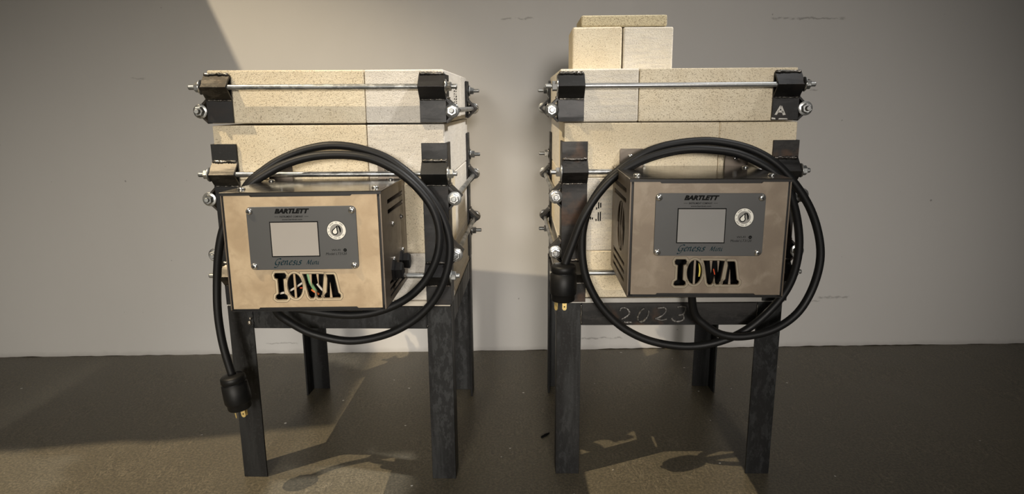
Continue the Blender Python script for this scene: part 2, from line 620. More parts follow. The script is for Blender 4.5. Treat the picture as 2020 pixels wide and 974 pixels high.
# ------------------------------------------------------------------ shared small hardware
_ = MB().lathe([(0.285, 0), (0.285, 0.02), (0.285, 0.25), (0.25, 0.28)], (0, 0, 0), (1, 0, 0), 6)
for f in _.bm.faces:
    f.smooth = False
NUT = _.mesh('nut', 'zinc')
WASHER = MB().lathe([(0.10, 0), (0.40, 0), (0.41, 0.015), (0.41, 0.05), (0.40, 0.06), (0.10, 0.06)], (0, 0, 0), (1, 0, 0), 28, False).mesh('washer', 'zinc')


def screw_mesh(r, h, cross=True):
    k = MB()
    k.lathe([(r, 0), (r, h * 0.35), (r * 0.86, h * 0.75), (r * 0.5, h * 0.96), (r * 0.2, h)], (0, 0, 0), (0, -1, 0), 18)
    if cross:
        k.mi = 1
        k.box(-r * 0.48, r * 0.48, -h * 1.06, -h * 0.8, -r * 0.10, r * 0.10)
        k.box(-r * 0.10, r * 0.10, -h * 1.07, -h * 0.8, -r * 0.48, r * 0.48)
    return k.mesh('screw', ['screw', 'print_black'])


SCREW = screw_mesh(0.165, 0.10)
SCREW_SMALL = screw_mesh(0.15, 0.11)
SCREW_DOME = screw_mesh(0.18, 0.12, False)

W2 = 6.75


def tie_rod(parent, axis, off, z, lo, hi, ext_lo=0.42, ext_hi=0.42):
    """threaded rod along x (axis 0) or y (axis 1) with washers and nuts at both ends"""
    k = MB()
    a, b = lo - 0.36 - ext_lo, hi + 0.36 + ext_hi
    o = (a, off, z) if axis == 0 else (off, a, z)
    d = (1, 0, 0) if axis == 0 else (0, 1, 0)
    L = b - a
    prof = [(0.11, 0), (0.145, 0.04)]
    t = 0.04
    while t < ext_lo + 0.35:                      # thread ridges
        prof += [(0.125, t + 0.03), (0.15, t + 0.06)]
        t += 0.06
    prof += [(0.155, t + 0.05), (0.155, L - t - 0.05)]
    prof += [(r_, L - t_) for (r_, t_) in prof[::-1][2:]]
    k.lathe(prof, o, d, 12)
    rod = k.build('tie_rod', 'rod', parent)
    rz = 0 if axis == 0 else math.pi / 2
    for end, sgn in ((lo, -1), (hi, 1)):
        rr = (rnd.uniform(0, 1), 0, 0)
        p = (end, off, z) if axis == 0 else (off, end, z)
        q = (end + 0.065 * sgn, off, z) if axis == 0 else (off, end + 0.065 * sgn, z)
        rot = (Euler((0, 0, rz)).to_matrix() @ Matrix.Rotation(0 if sgn > 0 else math.pi, 3, 'Z') @ Euler(rr).to_matrix()).to_euler()
        link('washer', WASHER, rod, None, p, rot)
        link('nut', NUT, rod, None, q, rot)
    return rod


def angle_poly(leg, th):
    return [(0, 0), (leg, 0), (leg, th), (th, th), (th, leg), (0, leg)]


def tent_poly(h=0.71, t=0.17, base=-0.0):
    """angle iron with its ridge outwards: (out, z)"""
    return [(base, h), (h, 0), (base, -h), (base, -h + t), (h - t, 0), (base, h - t)]


def bead(parent, p0, p1, r=0.075, n=18, mat='weld'):
    p0, p1 = Vector(p0), Vector(p1)
    pts = [p0.lerp(p1, i / n) + Vector((rnd.uniform(-.02, .02), rnd.uniform(-.02, .02), rnd.uniform(-.012, .012))) for i in range(n + 1)]
    k = MB()
    k.tube(pts, r, 8, 0.28)
    return k.build('weld_bead', mat, parent)


def corner_post(parent, sx, sy, z0, z1, front_z, side_z, mat, tent_mat=None):
    """corner angle of the brick jacket; sx -1 left / 1 right, sy -1 front / 1 back"""
    tent_mat = tent_mat or mat
    leg, th = 1.5, 0.12
    k = MB()
    cx, cy = sx * (W2 + 0.13), (-0.13 if sy < 0 else 13.63)
    pl = angle_poly(leg, th)
    k.prism(pl, (cx, cy, z0), (-sx, 0, 0), (0, -sy, 0), (0, 0, z1 - z0), 0.012)
    post = k.build('corner_post', mat, parent)
    x_in, x_out = cx - sx * leg, cx
    xa, xb = min(x_in, x_out), max(x_in, x_out)
    for z in front_z:
        k = MB()
        k.prism(tent_poly(), (xa, cy, z), (0, sy, 0), (0, 0, 1), (xb - xa, 0, 0), 0.012)
        k.build('rod_bracket', tent_mat, post)
        if sy < 0:
            wm = 'weld_dark' if mat == 'steel_rusty' else 'weld'
            bead(post, (xa + .06, cy - .05, z + 0.72), (xb - .06, cy - .05, z + 0.72), 0.08, 18, wm)
            bead(post, (xa + .06, cy - .03, z - 0.72), (xb - .06, cy - .03, z - 0.72), 0.045)
    ya, yb = (cy, cy + leg) if sy < 0 else (cy - leg, cy)
    for z in side_z:
        k = MB()
        k.prism(tent_poly(), (cx, ya, z), (sx, 0, 0), (0, 0, 1), (0, yb - ya, 0), 0.012)
        k.build('rod_bracket', tent_mat, post)
        bead(post, (cx + sx * .04, ya + .1, z + 0.72), (cx + sx * .04, yb - .1, z + 0.72), 0.045)
    return post


def brick(parent, x0, x1, y0, y1, z0, z1, mat, name='brick', bev=0.07):
    g = 0.012
    k = MB()
    k.box(x0 + g, x1 - g, y0 + g, y1 - g, z0 + 0.008, z1 - 0.008, bev, 2)
    for v in k.bm.verts:
        v.co += Vector((rnd.uniform(-.012, .012), rnd.uniform(-.012, .012), rnd.uniform(-.010, .010)))
    return k.build(name, mat, parent)


def pinwheel(parent, z0, z1, left_long, mats):
    """four bricks (9 x 4.5) round the square chamber"""
    a = W2
    if left_long:
        q = [(-a, 2.25, 0, 4.5), (2.25, a, 0, 9), (-2.25, a, 9, 13.5), (-a, -2.25, 4.5, 13.5)]
    else:
        q = [(-a, -2.25, 0, 9), (-2.25, a, 0, 4.5), (2.25, a, 4.5, 13.5), (-a, 2.25, 9, 13.5)]
    for (x0, x1, y0, y1), m in zip(q, mats):
        brick(parent, x0, x1, y0, y1, z0, z1, m)


# ------------------------------------------------------------------ stands
LH = 11.50
WELD = [[(-2.98, 11.01), (-2.93, 11.16), (-2.75, 11.21), (-2.54, 11.12), (-2.40, 10.90), (-2.50, 10.71), (-2.70, 10.57), (-2.90, 10.46)], [(-2.75, 10.32), (-2.61, 10.26), (-2.41, 10.28), (-2.22, 10.27)],
        [(-1.49, 11.13), (-1.62, 11.10), (-1.77, 10.87), (-1.88, 10.62), (-1.86, 10.40), (-1.73, 10.29), (-1.52, 10.33), (-1.32, 10.60), (-1.25, 10.81), (-1.23, 11.03)],
        [(-0.74, 11.17), (-0.48, 11.19), (-0.25, 11.19), (-0.19, 10.97), (-0.36, 10.73), (-0.64, 10.57), (-0.85, 10.51)], [(-0.85, 10.50), (-0.66, 10.46), (-0.42, 10.40), (-0.11, 10.47)],
        [(0.48, 11.22), (0.71, 11.28), (1.00, 11.24), (0.98, 11.00), (0.86, 10.78), (0.58, 10.71)], [(0.86, 10.78), (0.93, 10.56), (0.86, 10.40), (0.57, 10.31), (0.31, 10.37), (0.17, 10.54)]]


def stand(loc, rz, label, numbered):
    t = thing('angle_iron_stand', label, 'stand', (*loc, 0), rz, 'angle iron stands')
    o, leg, th = 6.86, 1.5, 0.14
    y0, y1 = -0.11, 13.61
    for sx in (-1, 1):
        for sy, y in ((-1, y0), (1, y1)):
            k = MB()
            k.prism(angle_poly(leg, th), (sx * o, y, 0), (-sx, 0, 0), (0, -sy, 0), (0, 0, LH), 0.015)
            k.build('leg', 'steel', t)
    # rails: angle iron between the legs, horizontal flange on top
    L = [(0, 0), (th, 0), (th, 1.26), (1.4, 1.26), (1.4, 1.4), (0, 1.4)]
    i = o - leg - 0.01
    for (oo, u, w) in (((-i, y0 + .02, 10.08), (0, 1, 0), (2 * i, 0, 0)), ((-i, y1 - .02, 10.08), (0, -1, 0), (2 * i, 0, 0)),
                       ((-o + .02, y0 + leg + .01, 10.08), (1, 0, 0), (0, y1 - y0 - 2 * leg - .02, 0)), ((o - .02, y0 + leg + .01, 10.08), (-1, 0, 0), (0, y1 - y0 - 2 * leg - .02, 0))):
        k = MB()
        k.prism(L, oo, u, (0, 0, 1), w, 0.012)
        k.build('rail', 'steel_rusty' if numbered else 'steel', t)
    for sx in (-1, 1):
        bead(t, (sx * (i + .005), y0 - .01, 10.15), (sx * (i + .005), y0 - .01, LH - .1), 0.05, 16, 'weld' if numbered else 'steel')
    if not numbered:
        k = MB()
        k.lathe([(0.02, 0.14), (0.10, 0.12), (0.14, 0.05), (0.16, 0.0)], (-5.56, y0, 10.42), (0, -1, 0), 10)
        k.lathe([(0.02, 0.10), (0.07, 0.08), (0.10, 0.0)], (-5.50, y0, 10.70), (0, -1, 0), 9)
        k.build('weld_blob', 'weld', t, 'rusty blob of weld at the corner')
        k = MB()
        k.lathe([(0.02, 0.08), (0.06, 0.06), (0.09, 0.0)], (5.38, y0, 10.25), (0, -1, 0), 9)
        k.build('weld_blob', 'weld', t)
    else:
        k = MB()
        for st in WELD:
            pts = [Vector((p[0], y0 - .0, p[1])) for p in st]
            k.tube(spline(pts, 4), 0.075, 7, 0.30)
        k.build('welded_number', 'weld_grey', t, 'number 2023 written in weld beads')
    return t


# ------------------------------------------------------------------ kiln bodies and lids
BZ = 0.33         # pale base board under the bricks
FR, SD = (8.06, 2.02), (6.58, 3.22)      # bracket heights above the stand top: front pair, side pair


def kiln_body(loc, rz, label, kind):
    t = thing('brick_kiln', label, 'kiln', (*loc, LH), rz, 'firebrick kilns')
    k = MB()
    k.box(-6.8, 6.8, -0.06, 13.56, 0.005, BZ - 0.01, 0.02)
    k.build('base_board', 'board' if kind == 'A' else 'silver_edge', t, 'pale edge strip under the bricks')
    w, p = 'brick_warm', 'brick_pale'
    v = 'brick_lit' if kind == 'A' else 'brick_warm'
    u = 'brick_warm' if kind == 'A' else 'brick_lit'
    rows = (((BZ, 3.27), (True, (w, v, v, u))), ((3.27, 7.68), (False, (w if kind == 'A' else p, w, v, w))), ((7.68, 10.84), (True, (w, v, v, u))))
    for (z0, z1), (ll, ms) in rows:
        pinwheel(t, z0, z1, ll, ms)
    mat = 'steel_black' if kind == 'A' else 'steel_rusty'
    for sx in (-1, 1):
        for sy in (-1, 1):
            tm = 'steel_brown' if sy < 0 and sx < 0 and kind == 'A' else mat
            corner_post(t, sx, sy, 0.1, 9.78, FR, SD, mat, tm)
    e = W2 + 0.15
    for z in FR:
        tie_rod(t, 0, -0.48, z, -e, e, 0.32, 0.2)
        tie_rod(t, 0, 13.98, z, -e, e, 0.4, 0.4)
    for z in SD:
        tie_rod(t, 1, -(W2 + 0.48), z, -0.15, 13.65, 0.12, 0.3)
        tie_rod(t, 1, W2 + 0.48, z, -0.15, 13.65, 0.12, 0.3)
    if kind == 'B':
        st = [[(-4.55, 17.78), (-4.55, 17.65)], [(-4.42, 17.71), (-4.42, 17.33)], [(-4.30, 17.68), (-4.29, 17.39)], [(-4.54, 17.41), (-4.54, 17.27)], [(-4.77, 17.39), (-4.77, 17.26)], [(-4.89, 16.84), (-4.89, 16.67)], [(-4.78, 16.80), (-4.78, 16.67)],
              [(-4.56, 16.71), (-4.55, 16.58)], [(-4.43, 17.12), (-4.44, 16.58)], [(-4.31, 17.14), (-4.32, 16.58)]]
        k = MB()
        k.flat([[(a[0] - .035 - .25, b[1] - LH), (a[0] + .035 - .25, b[1] - LH), (a[0] + .035 - .25, a[1] - LH), (a[0] - .035 - .25, a[1] - LH)] for a, b in st], -0.014)
        k.build('ink_stamp', 'print_black', t, 'black dashed factory stamp on the brick face')
    return t


def kiln_lid(loc, rz, label, kind):
    t = thing('kiln_top_section', label, 'kiln section', (*loc, LH + (10.90 if kind == 'A' else 10.86)), rz, 'kiln top sections', (R(-0.08), R(0.22), rz) if kind == 'A' else None)
    w, p = 'brick_warm', 'brick_pale'
    if kind == 'A':
        pinwheel(t, 0.02, 3.0, True, (w, 'brick_lit', 'brick_lit', w))
    else:
        pinwheel(t, 0.02, 3.0, False, (p, w, p, p))
    mat = 'steel_black'
    for sx in (-1, 1):
        for sy in (-1, 1):
            tm = 'steel_brown' if (kind == 'A' and sx < 0 and sy < 0) else mat
            corner_post(t, sx, sy, 0.06, 2.72, (2.05,), (0.72,), mat, tm)
    e = W2 + 0.15
    tie_rod(t, 0, -0.50, 2.05, -e, e, 0.36, 0.3)
    tie_rod(t, 0, 13.98, 2.05, -e, e, 0.4, 0.4)
    tie_rod(t, 1, -(W2 + 0.48), 0.72, -0.15, 13.65, 0.2, 0.3)
    tie_rod(t, 1, W2 + 0.48, 0.72, -0.15, 13.65, 0.2, 0.3)
    if kind == 'A':                       # ink stamp on the right-hand side brick
        k = MB()
        for row, y in ((0, 5.0), (1, 6.0)):
            z = 2.1
            for i in range(9):
                h = rnd.uniform(0.05, 0.10)
                w_ = rnd.uniform(0.25, 0.6)
                vs = [(W2 + 0.012, y, z), (W2 + 0.012, y + w_, z), (W2 + 0.012, y + w_, z - h), (W2 + 0.012, y, z - h)]
                k._face([k.bm.verts.new(q) for q in vs])
                z -= h + rnd.uniform(0.06, 0.11)
        k.build('ink_stamp', 'print_black', t, 'small faded factory stamp')
    else:
        k = MB()
        vs, fs = text_geo('A')
        ax, bx = min(v.x for v in vs), max(v.x for v in vs)
        k.bm.free()
        # letter A rubbed to bare metal on the right front corner angle
        k = MB()
        y = -0.145
        k.flat([[(5.52, 0.36), (5.66, 0.36), (5.92, 0.86), (5.80, 0.88)], [(5.80, 0.88), (5.92, 0.86), (6.16, 0.36), (6.00, 0.33)], [(5.68, 0.50), (6.05, 0.46), (6.02, 0.58), (5.74, 0.62)],
                [(5.36, 0.12), (5.60, 0.10), (5.58, 0.18), (5.38, 0.22)], [(5.75, 0.10), (6.30, 0.10), (6.24, 0.16), (5.80, 0.17)]], y)
        k.build('ground_letter', 'silver_edge', t, 'letter A rubbed bright into the black steel')
    return t


# ------------------------------------------------------------------ control boxes
BW, BD, BH = 3.87, 6.87, 5.84


def rpoly(x0, x1, z0, z1, r, n=4):
    out = []
    for cx, cz, a0 in ((x1 - r, z1 - r, 0), (x0 + r, z1 - r, 90), (x0 + r, z0 + r, 180), (x1 - r, z0 + r, 270)):
        for i in range(n + 1):
            a = R(a0 + 90 * i / n)
            out.append((cx + r * math.cos(a), cz + r * math.sin(a)))
    return out


def slot(y0, y1, z0, z1, r=0.1):
    return rpoly(y0, y1, z0, z1, r, 3)


def ell_half(cx, cz, rx, rz, gap, side, n=14):
    a0 = math.acos(gap / rx)
    pts = []
    for i in range(n + 1):
        a = -a0 + 2 * a0 * i / n
        pts.append((cx + side * rx * math.cos(a), cz + rz * math.sin(a)))
    return pts


LET_I = [(-1.56, 1.80), (-1.50, 1.90), (-1.04, 1.90), (-.97, 1.80), (-1.0, 1.66), (-1.13, 1.60), (-1.13, .86), (-1.0, .76), (-.98, .62), (-1.05, .56), (-1.50, .56), (-1.57, .62), (-1.54, .76), (-1.40, .86), (-1.40, 1.60), (-1.53, 1.66)]
LET_W = [(-.15, 1.84), (.15, 1.84), (.25, 1.20), (.285, 1.84), (.52, 1.84), (.59, 1.25), (.63, 1.84), (.88, 1.82), (.86, 1.70), (.73, .72), (.66, .63), (.54, .63), (.48, .72), (.42, 1.05), (.36, .72), (.28, .62), (.16, .62), (.08, .72), (-.08, 1.60)]
LET_A = [(1.02, 1.80), (1.36, 1.80), (1.40, 1.74), (1.54, .88), (1.64, .78), (1.64, .68), (1.60, .63), (1.24, .63), (1.17, 1.42), (1.12, .63), (.84, .63), (.82, .70), (.90, .82), (.98, .90), (1.06, 1.60)]


def control_box(loc, rz, bx, bz, rot, label, kind, tabs):
    base = Vector((loc[0], loc[1], 0)) + Euler((0, 0, rz)).to_matrix() @ Vector((bx, -0.32 if kind == 'A' else -0.17, bz))
    m3 = Euler((0, 0, rz)).to_matrix() @ Euler((0, 0, rot[0])).to_matrix() @ Euler((rot[1], 0, 0)).to_matrix() @ Euler((0, rot[2], 0)).to_matrix()
    t = thing('control_box', label, 'control box', base, 0, 'kiln control boxes', m3.to_euler())
    th = 0.06
    # side panels with punched vents
    out = rpoly(-BD + 0.02, 0, 0, BH, 0.02, 1)
    right_holes = [slot(-5.3, -0.8, 5.02, 5.26), slot(-5.3, -0.8, 4.50, 4.74), slot(-5.6, -1.0, 0.86, 1.06), slot(-5.6, -1.0, 0.52, 0.72), slot(-5.6, -1.0, 0.18, 0.38)]
    circ = [(-3.9 + 1.45 * math.cos(2 * math.pi * i / 28), 3.05 + 1.35 * math.sin(2 * math.pi * i / 28)) for i in range(28)]
    left_holes = [slot(-5.6, -0.8, 5.02, 5.26), slot(-5.6, -0.8, 4.50, 4.74), circ, slot(-5.6, -1.0, 1.20, 1.40), slot(-5.6, -1.0, 0.78, 0.98), slot(-5.6, -1.0, 0.36, 0.56)]
    for nm, hs, x in (('side_panel', right_holes, BW - th / 2), ('side_panel', left_holes, -BW + th / 2)):
        vs, fs = sheet(out, hs, th)
        me = geo_mesh(nm, vs, fs, 'shell', lambda v, x=x: (x + v.z, v.x, v.y))
        sp = link(nm, me, t)
        if x > 0:
            for (y, z) in ((-4.26, 3.87), (-1.58, 3.85), (-1.57, 1.97), (-4.31, 2.0)):
                link('screw', SCREW_SMALL, sp, None, (BW, y, z), (0, 0, math.pi / 2))
            for y in (-4.5, -2.1):
                k = MB()
                k.lathe([(0.62, 0), (0.62, 0.12), (0.46, 0.14), (0.50, 0.42), (0.40, 0.50)], (BW, y, 1.42), (1, 0, 0), 6)
                for f in k.bm.faces:
                    f.smooth = False
                k.build('cable_gland', 'plastic', sp, 'black hexagonal gland nut')
        else:
            k = MB()
            for dy in (-0.42, 0.38):
                pts = [(dy + 0.16 * math.sin(z * 2.6), z) for z in [1.78 + i * 0.18 for i in range(15)]]
                for (a, za), (b, zb) in zip(pts, pts[1:]):
                    k.prism([(a - .12, za), (a + .12, za), (b + .12, zb), (b - .12, zb)], (-BW + .005, -3.9, 0), (0, 1, 0), (0, 0, 1), (0.05, 0, 0))
            k.build('vent_bar', 'shell', sp, 'wavy bars across the round vent')
    k = MB()
    k.box(-BW + th, BW - th, -th, 0, 0, BH)
    k.build('back_panel', 'shell', t)
    k = MB()
    k.box(-BW, BW, -BD, 0, -0.05, 0.0)
    k.build('bottom_panel', 'edge', t)
    # dark sheet and frame behind the front panel, coloured for shade in the gap
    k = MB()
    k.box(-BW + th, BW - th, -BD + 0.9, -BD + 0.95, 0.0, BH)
    k.build('shade_backing', 'void', t)
    k = MB()
    f = 0.22
    for (a, b, c, d) in ((-BW + th, -BW + th + f, 0, BH), (BW - th - f, BW - th, 0, BH), (-BW + th, BW - th, 0, f), (-BW + th, BW - th, BH - f, BH)):
        k.box(a, b, -BD + 0.06, -BD + 0.12, c, d)
    k.build('front_flange', 'edge', t)
    # front panel with the cut-through letters
    e = 0.17
    x0, x1, z0, z1 = -BW + e, BW - e, 0.10, BH - 0.10
    outer = [(x0, z0), (-2.45, z0), (-2.38, z0 + .07), (2.42, z0 + .07), (2.5, z0), (x1, z0), (x1, z1), (2.5, z1), (2.42, z1 - .07), (-2.38, z1 - .07), (-2.45, z1), (x0, z1)]
    holes = [LET_I, ell_half(-.57, 1.25, .37, .62, .05, -1), ell_half(-.57, 1.25, .37, .62, .05, 1), LET_W, LET_A]
    vs, fs = sheet(outer, holes, 0.07)
    face = link('front_panel', geo_mesh('front_panel', vs, fs, 'face_tan' if kind == 'A' else 'face_grey', lambda v: (v.x, -BD - v.z, v.y)), t, 'front plate with IOWA cut through it')
    def ring(poly, d0, d1):
        n = len(poly)
        P_ = [Vector((p[0], p[1])) for p in poly]
        ar = sum(P_[i].x * P_[(i + 1) % n].y - P_[(i + 1) % n].x * P_[i].y for i in range(n))
        sg = 1 if ar > 0 else -1
        N_ = []
        for i in range(n):
            e0, e1 = (P_[i] - P_[i - 1]).normalized(), (P_[(i + 1) % n] - P_[i]).normalized()
            tn = (e0 + e1)
            tn = tn.normalized() if tn.length > 1e-3 else e1
            nn = Vector((tn.y, -tn.x)) * sg
            c_ = max(0.6, nn.dot(Vector((e1.y, -e1.x)) * sg))
            N_.append(nn / c_)
        a_ = [P_[i] + N_[i] * d0 for i in range(n)]
        b_ = [P_[i] + N_[i] * d1 for i in range(n)]
        return [[tuple(a_[i]), tuple(a_[(i + 1) % n]), tuple(b_[(i + 1) % n]), tuple(b_[i])] for i in range(n)]
    oval = [(-.57 + .37 * math.cos(2 * math.pi * i / 26), 1.25 + .62 * math.sin(2 * math.pi * i / 26)) for i in range(26)]
    hw = [p for p in LET_W if p not in ((.25, 1.20), (.59, 1.25))]
    ha = [p for p in LET_A if p != (1.17, 1.42)]
    k = MB()
    ysurf = -BD - 0.035
    for lp in (LET_I, oval, hw, ha):
        k.mi = 1
        k.flat(ring(lp, 0.10, 0.135), ysurf - 0.003)
        k.mi = 0
        k.flat(ring(lp, 0.028, 0.115), ysurf - 0.006)
        k.mi = 1
        k.flat(ring(lp, 0.0, 0.03), ysurf - 0.008)
    k.build('heat_ring', ['halo_tan' if kind == 'A' else 'halo_grey', 'halo_dark'], face, 'pale cutting burn round the letters')
    # wires behind the letters
    yw = -BD + 0.28
    if kind == 'A':
        wires = (('wire_white', 'white', [(-0.95, yw, 0.92), (-0.57, yw - .05, 1.15), (-.15, yw, 1.42)], .055), ('wire_white', 'white', [(-1.45, yw, .80), (-1.0, yw, .88)], .06), ('wire_green', 'green', [(.0, yw, 1.85), (.12, yw - .05, 1.35), (.36, yw, .85)], .085), ('wire_orange', 'orange', [(.15, yw - .02, .98), (.30, yw - .06, .88), (.48, yw, .72)], .06),
                 ('wire_red', 'red', [(-.45, yw + .05, 1.05), (-.15, yw + .05, 1.08)], .035), ('wire_white', 'white', [(.40, yw + .1, 1.25), (.62, yw + .1, .95), (.8, yw + .1, .8)], .06))
    else:
        wires = (('wire_yellow', 'yellow', [(-.28, yw, 1.65), (-.24, yw - .05, 1.3), (-.25, yw, .95)], .05), ('wire_red', 'red', [(.50, yw + .2, 1.3), (.58, yw + .2, 1.0)], .03))
    for m, nm, pts, r in wires:
        k = MB()
        k.tube(spline(pts, 5), r, 8)
        k.build('wire', m, t, nm + ' wire seen through the letters')
    # display plate
    yp = -BD - 0.035
    k = MB()
    k.prism(rpoly(-2.64, 2.66, 2.09, 5.20, 0.22), (0, yp, 0), (1, 0, 0), (0, 0, 1), (0, -0.06, 0), 0.012)
    plate = k.build('display_plate', 'plate', t, 'charcoal plate with screen, logo and lettering')
    yf = yp - 0.06
    k = MB()
    k.box(-1.56, 0.80, yf - 0.008, yf + 0.02, 2.73, 4.47)
    k.build('screen_border', 'print_black', plate)
    k = MB()
    k.box(-1.51, 0.755, yf - 0.016, yf + 0.02, 2.78, 4.42)
    k.build('screen', 'screen' if kind == 'A' else 'screen_cool', plate, 'blank grey touch screen')
    yt = yf - 0.006
    text_obj('lettering', 'BARTLETT', -1.27, 0.42, 4.86, 5.10, yt, 'print_black', plate, 0.32, 0.065, 'black slanted letters BARTLETT')
    text_obj('lettering', 'INSTRUMENT COMPANY', -1.03, 0.10, 4.665, 4.755, yt, 'print_black', plate, 0, 0.015)
    text_obj('lettering', 'www.bartinst.com', -0.93, 0.05, 4.535, 4.61, yt, 'print_black', plate, 0, 0.012)
    k = MB()
    k.flat([[(-1.28, 4.70), (-1.09, 4.70), (-1.09, 4.715), (-1.28, 4.715)], [(0.16, 4.70), (0.36, 4.70), (0.36, 4.715), (0.16, 4.715)]], yt)
    k.build('printed_rule', 'print_black', plate)
    k = MB()
    pol = script_polys('Genesis ')
    mx = max(p[0] for q in pol for p in q)
    k.flat(pol, yt, -1.50, 2.33, 1.40 / mx, 0.215)
    pol = script_polys('Mini', 0.14)
    mx = max(p[0] for q in pol for p in q)
    k.flat(pol, yt, 0.08, 2.34, 0.66 / mx, 0.165)
    k.build('lettering', 'print_teal', plate, 'teal italic words Genesis Mini')
    text_obj('lettering', 'WI-FI', 1.38, 1.80, 2.99, 3.09, yt, 'print_black', plate, 0.1, 0.0)
    text_obj('lettering', 'Model LT3120', 1.08, 2.10, 2.80, 2.92, yt, 'print_black', plate, 0.22, 0.0)
    k = MB()
    k.flat([[(2.03 + .085 * math.cos(2 * math.pi * i / 18), 3.035 + .085 * math.sin(2 * math.pi * i / 18)) for i in range(18)]], yt)
    k.mi = 1
    k.flat([[(1.985, 3.03), (2.075, 3.03), (2.075, 3.042), (1.985, 3.042)]], yt - .003)
    k.build('printed_globe', ['print_black', 'plate'], plate)
    # round drop badge
    cx, cz = 1.67, 4.01
    C = lambda r, n=32, a0=0.0, dx=0.0, dz=0.0: [(cx + dx + r * math.cos(a0 + 2 * math.pi * i / n), cz + dz + r * math.sin(a0 + 2 * math.pi * i / n)) for i in range(n)]
    k = MB()
    k.mi = 2
    k.flat([C(0.475)], yt)
    k.mi = 0
    k.flat([C(0.455)], yt - .003)
    k.mi = 1
    k.flat([C(0.315)], yt - .006)

    def drop(ox, oz, s, lean):
        pts = []
        for i in range(17):
            a = R(-215 + 250 * i / 16)
            pts.append((ox + s * math.cos(a), oz + s * math.sin(a)))
        pts.append((ox + lean * s, oz + 2.1 * s))
        return [(cx + p[0], cz + p[1]) for p in pts]
    k.mi = 2
    k.flat([drop(-.075, -.07, .155, .9)], yt - .009)
    k.flat([[(cx + .06, cz + .24), (cx + .15, cz + .22), (cx + .22, cz + .08), (cx + .22, cz - .05), (cx + .17, cz - .14), (cx + .13, cz + .08)]], yt - .009)
    k.mi = 0
    k.flat([drop(-.075, -.07, .105, .7)], yt - .012)
    k.mi = 1
    for a0, a1 in ((38, 66), (86, 94), (112, 145), (158, 168), (186, 194), (206, 238), (246, 272), (280, 296), (318, 330)):
        n = 5
        for j in range(n):
            aa, ab = R(a0 + (a1 - a0) * j / n), R(a0 + (a1 - a0) * (j + 0.62) / n)
            k.flat([[(cx + r * math.cos(a), cz + r * math.sin(a)) for r, a in ((.355, aa), (.415, aa), (.415, ab), (.355, ab))]], yt - .006)
    k.build('round_badge', ['print_white', 'print_grey', 'print_black'], plate, 'round white badge with a water drop')
    for (x, z) in ((-2.48, 4.98), (2.46, 4.98), (-2.46, 2.27), (2.44, 2.26)):
        link('screw', SCREW, plate, None, (x, yf, z), (0, rnd.uniform(0, 1.5), 0))
    # top cover with down-turned front lip
    k = MB()
    k.box(-BW - .03, BW + .03, -BD - .03, 0, BH, BH + .06, 0.012)
    cover = k.build('top_cover', 'lid_sheet', t, 'shiny folded steel top cover')
    k = MB()
    k.box(-BW - .03, BW + .03, -BD - .045, -BD - .015, BH - .10, BH + .02)
    k.build('front_lip', 'edge', cover)
    for (x, y) in ((-3.35, -5.5), (3.35, -5.5), (-3.35, -1.3), (3.35, -1.3)):
        link('screw', SCREW_DOME, cover, None, (x, y, BH + .06), (-math.pi / 2, 0, 0))
    if kind == 'B':
        k = MB()
        k.lathe([(0.02, -.085), (0.06, -.06), (0.085, 0), (0.06, .06), (0.02, .085)], (-2.12, -0.22, BH + 0.16), (0, 0, 1), 12)
        k.build('ceramic_bead', 'print_white', cover, 'small white bead at the back of the cover')
    # mounting tabs
    for (x0, x1, zt) in tabs:
        k = MB()
        k.prism([(x0, BH - .3), (x1, BH - .3), (x1, zt - .06), (x1 - .06, zt), (x0 + .06, zt), (x0, zt - .06)], (0, -0.05, 0), (1, 0, 0), (0, 0, 1), (0, 0.09, 0), 0.01)
        tb = k.build('mounting_tab', 'tab', t)
        link('screw', SCREW_SMALL, tb, None, ((x0 + x1) / 2 - .08, -0.05, zt - .45), (0, 0.5, 0))
    return t


# ------------------------------------------------------------------ power cords
CABLE_A = [(-2.75,-2.60,13.30),(-3.13,-1.90,11.81),(-2.41,-1.60,10.93),(-1.17,-1.40,10.18),(0.90,-1.30,9.73),(3.04,-1.30,10.12),(4.73,-1.30,11.01),(6.04,-1.35,12.33),(6.78,-1.40,13.87),(7.05,-1.40,15.37),(6.86,-1.40,16.70),(6.26,-1.40,18.01),(5.49,-1.40,19.02),(4.52,-1.35,19.93),(3.38,-1.20,20.63),(1.80,-1.10,21.11),(0.37,-1.10,21.23),(-1.08,-1.10,20.98),(-2.38,-1.20,20.49),(-3.37,-1.40,19.88),(-4.22,-1.60,19.16),(-4.90,-1.60,18.07),(-5.29,-1.60,16.46),(-5.24,-1.60,14.52),(-4.34,-1.60,13.00),(-2.44,-1.70,12.02),(-0.34,-1.80,11.63),(1.30,-1.85,11.52),(2.79,-1.85,11.74),(4.30,-1.85,12.39),(5.42,-1.85,13.33),(6.13,-1.90,14.45),(6.48,-1.90,15.54),(6.52,-1.90,16.65),(6.21,-1.90,17.74),(5.64,-1.90,18.63),(4.88,-1.90,19.42),(4.04,-1.80,20.00),(2.91,-1.70,20.50),(1.63,-1.60,20.72),(0.21,-1.60,20.73),(-0.93,-1.65,20.57),(-2.06,-1.75,20.22),(-3.04,-1.90,19.73),(-3.90,-2.10,19.14),(-4.87,-2.20,18.02),(-5.61,-2.20,16.72),(-6.04,-2.20,15.26),(-6.31,-2.20,13.47),(-6.39,-2.30,11.68),(-6.23,-2.40,9.86),(-5.83,-2.50,8.02)]
